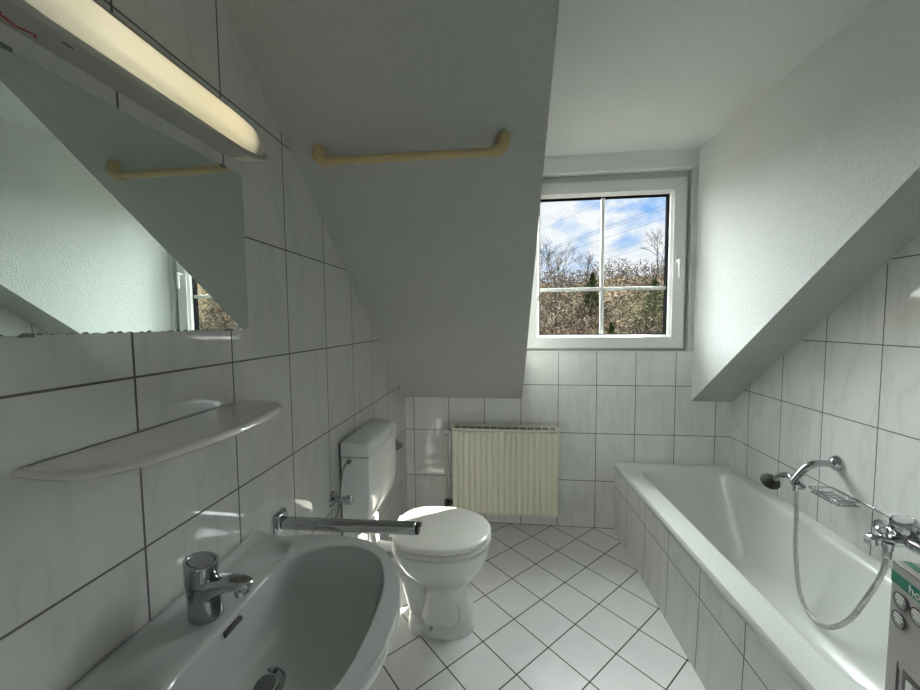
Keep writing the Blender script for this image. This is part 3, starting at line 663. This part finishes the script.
def topq(m, n0, n1): 
    return m.hexa([FB(0, BZ1 - .0004, n0), FB(BL, BZ1 - .0004, n0), FB(BL, BZ1 - .0004, n1), FB(0, BZ1 - .0004, n1)], [FB(0, BZ1 + .0008, n0), FB(BL, BZ1 + .0008, n0), FB(BL, BZ1 + .0008, n1), FB(0, BZ1 + .0008, n1)])
topq(m, .016, .030)
part_label(m.build('green_stripe', GREEN, box, smooth=0), 'dark green printed band')
quadp(M(), .002, BL, .8745, .8765).build('edge_line', BOXD, box, smooth=0)
def badge(d, z, r=.0175):
    p = Vector(FB(d, z, -.001)); b = M().lathe([(r, 0), (r, .0012), (r * .84, .0016), (0, .0016)], p, -BN, 28).build('printed_badge', BADGE, box, 30)
    M().lathe([(r * 1.0, .0016), (r, .0022), (r * .86, .0022), (r * .86, .0016)], p, -BN, 28, False, False).build('badge_rim', BOXD, b, 30)
    q = M()
    for k, (a, c) in enumerate(((-.55, .55), (-.65, .65), (-.4, .4))):
        zz = z + (.0075 - .0065 * k); q.hexa([FB(d + a * r, zz, -.0034), FB(d + c * r, zz, -.0034), FB(d + c * r, zz + .003, -.0034), FB(d + a * r, zz + .003, -.0034)], [FB(d + a * r, zz, -.002), FB(d + c * r, zz, -.002), FB(d + c * r, zz + .003, -.002), FB(d + a * r, zz + .003, -.002)])
    q.build('badge_print', BOXL, b, smooth=0)
badge(.029, .805); badge(.0275, .763); badge(.070, .802)
m = quadp(M(), .044, .052, .56, .668); quadp(m, .052, .16, .655, .668); quadp(m, .068, .075, .56, .64); quadp(m, .075, .16, .628, .64); quadp(m, .028, .0305, .56, .672); quadp(m, .032, .034, .60, .66)
m.build('printed_frame', BOXD, box, smooth=0)
quadp(M(), .052, .066, .56, .652).build('printed_panel', BOXL, box, smooth=0)
cu = bpy.data.curves.new('lettering', 'FONT'); cu.body = 'ho'; cu.size = .030; cu.extrude = .0006
to_ = bpy.data.objects.new('lettering_src', cu); C.objects.link(to_)
bpy.context.view_layer.update()
me = bpy.data.meshes.new_from_object(to_.evaluated_get(bpy.context.evaluated_depsgraph_get())); bpy.data.objects.remove(to_)
lt = bpy.data.objects.new('lettering', me); C.objects.link(lt); me.materials.clear(); me.materials.append(BOXL)
for v in me.vertices:
    x, y, z = v.co
    v.co = FB(.045 + x * .92, .8365 + y * .80, -.0012 - z)
lt.parent = box; lt.matrix_parent_inverse = Matrix.Translation(box.location).inverted(); lt['label'] = 'pale lettering on the green band'

# ------------------------------------------------------------------ outside: hillside, woodland, cables
def hill(x, y):
    if y < 7: z = -3.2
    else:
        t = (y - 7)
        z = -3.2 + t * .33 - .0024 * t * t if t < 34 else -3.2 + 34 * .33 - .0024 * 34 * 34 + (t - 34) * .10
    return z + max(0, y - 10) * .0016 * (x - 4) * .55 + .25 * math.sin(x * .5) * math.sin(y * .35) 
m = M(); nx, ny = 60, 50
v = []; f = []
for j in range(ny):
    for i in range(nx):
        x = -30 + 90 * i / (nx - 1); y = 1.0 + 69 * j / (ny - 1); v.append((x, y, hill(x, y) if y > 6 else -3.2))
for j in range(ny - 1):
    for i in range(nx - 1): a = j * nx + i; f.append((a, a + 1, a + nx + 1, a + nx))
m.add(v, f); struct(m.build('hillside', GROUND, smooth=60), 'brown wooded hillside beyond the window')

def twigs(m, cx, cy, cz, rx, ry, rz, n, l0, l1, wd, rnd, up=.5, shell=.0):
    for _ in range(n):
        while True:
            a, b, c = rnd.uniform(-1, 1), rnd.uniform(-1, 1), rnd.uniform(-1, 1); q = a * a + b * b + c * c
            if shell < q < 1: break
        p = Vector((cx + a * rx, cy + b * ry, cz + c * rz))
        d = Vector((rnd.gauss(0, 1), rnd.gauss(0, 1), rnd.gauss(up, .8))).normalized() * rnd.uniform(l0, l1)
        s = d.cross(Vector((rnd.gauss(0, 1), rnd.gauss(0, 1), rnd.gauss(0, 1)))).normalized() * wd * rnd.uniform(.6, 1.4)
        m.add([p - s, p + s, p + d + s * .3, p + d - s * .3], [(0, 1, 2, 3)])
rnd = random.Random(11)
m = M()
for _ in range(820):
    y = rnd.uniform(12, 44) if rnd.random() < .75 else rnd.uniform(12, 22); k = (y + 2.5)
    x = .67 + k * rnd.uniform(-.22, .85)
    h = rnd.uniform(.8, 1.6) * (.8 + y / 60); z = hill(x, y)
    twigs(m, x, y, z + h * .55, rnd.uniform(.7, 1.3), .8, h * .75, 62, .12, .45, .010 + .0009 * y, rnd, .7)
tag(m.build('thicket', THICK, smooth=0), 'dense tangle of leafless brown brushwood covering the hillside outside', 'brushwood', None, 'stuff')

def place(px, y): return .674 + (math.tan(math.atan((px - 460) / 376.04) - .1126)) * (y + 2.539)
def trunk_rec(m, p, d, L, r, depth, rnd):
    q = p + d * L; m.tube([p, (p + q) / 2 + Vector((rnd.uniform(-.04, .04), rnd.uniform(-.04, .04), 0)) * L, q], [r, r * .85, r * .68], 5)
    if depth == 0: return
    for k in range(3 if depth > 1 else 4):
        nd = (d + Vector((rnd.gauss(0, .45), rnd.gauss(0, .45), rnd.uniform(-.05, .35)))).normalized()
        trunk_rec(m, q if k < 2 else p + d * L * .65, nd, L * rnd.uniform(.62, .8), r * .62, depth - 1, rnd)
def bare_tree(px, y, H, lab, group, depth=5):
    x = place(px, y); z = hill(x, y); t = thing('bare_tree', (x, y, z), lab, 'tree', group); r = random.Random(int(px * 7))
    m = M(); m.tube([(x, y, z - .2), (x, y, z + H * .28)], [.10, .08], 7); m.build('trunk', BARK, t)
    m = M(); trunk_rec(m, Vector((x, y, z + H * .26)), Vector((r.uniform(-.1, .1), 0, 1)).normalized(), H * .22, .045, depth, r)
    m.build('branches', BARK, t)
def conifer(px, y, H, wd, lab, group):
    x = place(px, y); z = hill(x, y); t = thing('conifer', (x, y, z), lab, 'tree', group); r = random.Random(int(px * 3))
    M().tube([(x, y, z - .2), (x, y, z + H * .97)], [.09, .015], 7).build('trunk', BARK, t)
    m = M()
    for k in range(26):
        hz = H * (.10 + .88 * k / 25); rad0 = wd * (1 - k / 26.5)
        twigs(m, x, y, z + hz, rad0, rad0, .16, 60, .10, .35 * (rad0 / wd + .3), .03, r, -.25)
    m.build('needles', CONIF, t, smooth=0)
def shrub(px, y, H, wd, mat, lab, group, name='shrub'):
    x = place(px, y); z = hill(x, y); t = thing(name, (x, y, z), lab, 'shrub', group); r = random.Random(int(px * 5))
    m = M()
    for k in range(7): m.tube([(x, y, z - .1), (x + r.uniform(-.4, .4) * wd, y + r.uniform(-.4, .4) * wd, z + H * r.uniform(.5, .85))], [.03, .01], 5)
    m.build('stems', BARK, t)
    m = M(); twigs(m, x, y, z + H * .55, wd, wd, H * .5, 1700, .06, .2, .017, r, .4); m.build('foliage', mat, t, smooth=0)
G = 'trees on the hillside outside the window'
bare_tree(556, 20, 5.6, 'tall leafless tree with fine twigs against sky in upper left pane', G, 6)
bare_tree(534, 23, 5.8, 'second leafless tree, half hidden by the left window edge', G, 5)
bare_tree(655, 24, 7.0, 'slender leafless tree against sky in upper right pane', G, 4)
bare_tree(586, 28, 4.6, 'short leafless tree left of the middle glazing bar', G, 5)
conifer(592, 22, 3.1, 1.2, 'dark green conifer poking above the horizontal glazing bar', G)
conifer(612, 13, 2.7, .75, 'small dark conifer in the lower right pane beside the middle bar', G)
conifer(654, 19, 3.2, 1.4, 'pale dull conifer near the right edge of the window', G)
GS = 'shrubs on the hillside outside the window'
shrub(546, 12, 2.3, .8, GOLD, 'golden brown shrub in the lower left pane', GS)
shrub(628, 12, 1.5, .9, OLIVE, 'olive shrub at the bottom of the lower right pane', GS)
shrub(648, 17, 3.0, 1.2, OLIVE, 'tall olive shrub behind lower right pane', GS)
shrub(570, 14, 2.4, .9, foliage_mat('russet_foliage', fc((.10, .07, .05), (.34, .23, .16), (.40, .31, .23)), 1.5), 'russet shrub right of the golden shrub', GS)

# overhead cables (two strands per pair), strung across the valley at y=38
def ray_pt(px, py, y):
    yaw, pit, rol, f = .1126, -.0619, -.0088, 376.04
    fw = Vector((-math.sin(yaw) * math.cos(pit), math.cos(yaw) * math.cos(pit), math.sin(pit))); r = Vector((math.cos(yaw), math.sin(yaw), 0)); u = r.cross(fw)
    r2 = r * math.cos(rol) + u * math.sin(rol); u2 = -r * math.sin(rol) + u * math.cos(rol)
    d = fw + r2 * (px - 460) / f + u2 * (345 - py) / f; c = Vector((.6744, -2.5387, 1.3961)); return c + d * ((y - c.y) / d.y)
spans = [((540, 230), (598, 204)), ((542, 251), (665, 205)), ((542, 253), (665, 208.5)), ((559, 254), (665, 218)), ((567, 264), (665, 235)), ((578, 267), (665, 242)), ((618, 267), (652, 256))]
names = ['uppermost', 'second', 'third', 'fourth', 'fifth', 'sixth', 'lowest']
for (a, b), nm in zip(spans, names):
    P, Q = ray_pt(*a, 38), ray_pt(*b, 44); d = Q - P
    pts = [P - d * 1.5, P - d * .5, P, P + d * .5, Q, Q + d * .8, Q + d * 2]
    o = M().tube(pts, .018, 6).build('power_cable', CABLE)
    tag(o, nm + ' of the thin overhead cables crossing the sky outside the window', 'cable', 'overhead cables in the sky')

# ------------------------------------------------------------------ camera
cam = bpy.data.cameras.new('camera'); co = bpy.data.objects.new('camera', cam); C.objects.link(co)
yaw, pit, rol = .1126, -.0619, -.0088
fw = Vector((-math.sin(yaw) * math.cos(pit), math.cos(yaw) * math.cos(pit), math.sin(pit))); r = Vector((math.cos(yaw), math.sin(yaw), 0)); u = r.cross(fw)
r2 = r * math.cos(rol) + u * math.sin(rol); u2 = -r * math.sin(rol) + u * math.cos(rol)
mw = Matrix(((r2.x, u2.x, -fw.x, .6744), (r2.y, u2.y, -fw.y, -2.5387), (r2.z, u2.z, -fw.z, 1.3961), (0, 0, 0, 1)))
co.matrix_world = mw
cam.sensor_fit = 'HORIZONTAL'; cam.sensor_width = 36; cam.lens = 376.04 * 36 / 920; cam.clip_start = .02; cam.clip_end = 500
bpy.context.scene.camera = co

# ------------------------------------------------------------------ light
def sun(name, d, e, ang, col):
    L = bpy.data.lights.new(name, 'SUN'); L.energy = e; L.angle = ang; L.color = col
    o = bpy.data.objects.new(name, L); C.objects.link(o); o.location = (3, 6, 6)
    o.rotation_euler = Vector(d).to_track_quat('-Z', 'Y').to_euler(); return o
az = math.atan(1.62); h = math.cos(math.radians(39)); SUND = (-math.sin(az) * h, -math.cos(az) * h, -math.sin(math.radians(39)))
sun('sunlight', SUND, 30, math.radians(.55), (1, .95, .86))
sun('sky_fill_high', (-.05, -1, -.66), 19, math.radians(80), (.95, 1, .97))  # extra wide sun lamp, added as sky fill for the interior
sun('sky_fill_low', (.5, -1, -.32), 10, math.radians(95), (.94, 1, .98))  # second added fill lamp, lower and turned towards the right

w = bpy.data.worlds.new('sky'); bpy.context.scene.world = w; w.use_nodes = True; t = w.node_tree; t.nodes.clear()
class WN(N):
    def __init__(s): s.t = t
k = WN(); tc = k.n('ShaderNodeTexCoord'); sp = k.n('ShaderNodeSeparateXYZ'); k.l(tc.outputs['Generated'], sp.inputs[0])
mp = k.n('ShaderNodeMapping'); k.l(tc.outputs['Generated'], mp.inputs[0]); mp.inputs['Scale'].default_value = (1, 1, 1.9); mp.inputs['Location'].default_value = (.33, .1, .27)
n1 = k.noise(mp.outputs[0], 5.5, 7, .58); n2 = k.noise(mp.outputs[0], 14, 5, .6)
cf = k.math('ADD', k.math('MULTIPLY', n1, .8), k.math('MULTIPLY', n2, .2))
blue = k.ramp(sp.outputs[2], [(.0, (.62, .80, 1.0)), (.25, (.22, .50, 1.0)), (1, (.10, .28, .75))])
cloud = k.ramp(n2, [(.3, (.80, .86, .94)), (.62, (1.03, 1.04, 1.06))])
cm = k.ramp(cf, [(.38, (0, 0, 0)), (.52, (1, 1, 1))])
skyc = k.mix(cm, blue, cloud)
up = k.n('ShaderNodeMapRange'); k.l(sp.outputs[2], up.inputs[0]); up.inputs[1].default_value = -.02; up.inputs[2].default_value = .01
fin = k.mix(up.outputs[0], (.16, .13, .09), skyc)
bg = k.n('ShaderNodeBackground'); k.l(fin, bg.inputs[0]); bg.inputs[1].default_value = .80
out = k.n('ShaderNodeOutputWorld'); k.l(bg.outputs[0], out.inputs[0])

# fill lamp added on the ceiling, unseen behind the camera
cl = thing('fill_lamp', (1.1, -2.9, ZC), 'round white fill lamp added unseen behind the camera', 'lamp')
M().lathe([(.14, -.0), (.14, -.02), (.12, -.055), (.05, -.075), (0, -.078)], (1.1, -2.9, ZC - .001)).build('fill_lamp_shade', simple('fill_lamp_opal', (.8, .8, .78), .4, emit=(1, .97, .92), estr=.3), cl)

sc = bpy.context.scene
sc.view_settings.view_transform = 'Standard'; sc.view_settings.look = 'None'; sc.view_settings.exposure = .30; sc.view_settings.gamma = 1.14
try:
    sc.cycles.use_denoising = True; sc.cycles.max_bounces = 14; sc.cycles.diffuse_bounces = 8; sc.cycles.glossy_bounces = 6; sc.cycles.transparent_max_bounces = 16
    sc.cycles.sample_clamp_indirect = 25; sc.cycles.caustics_reflective = True; sc.cycles.blur_glossy = 0.05
except Exception: pass
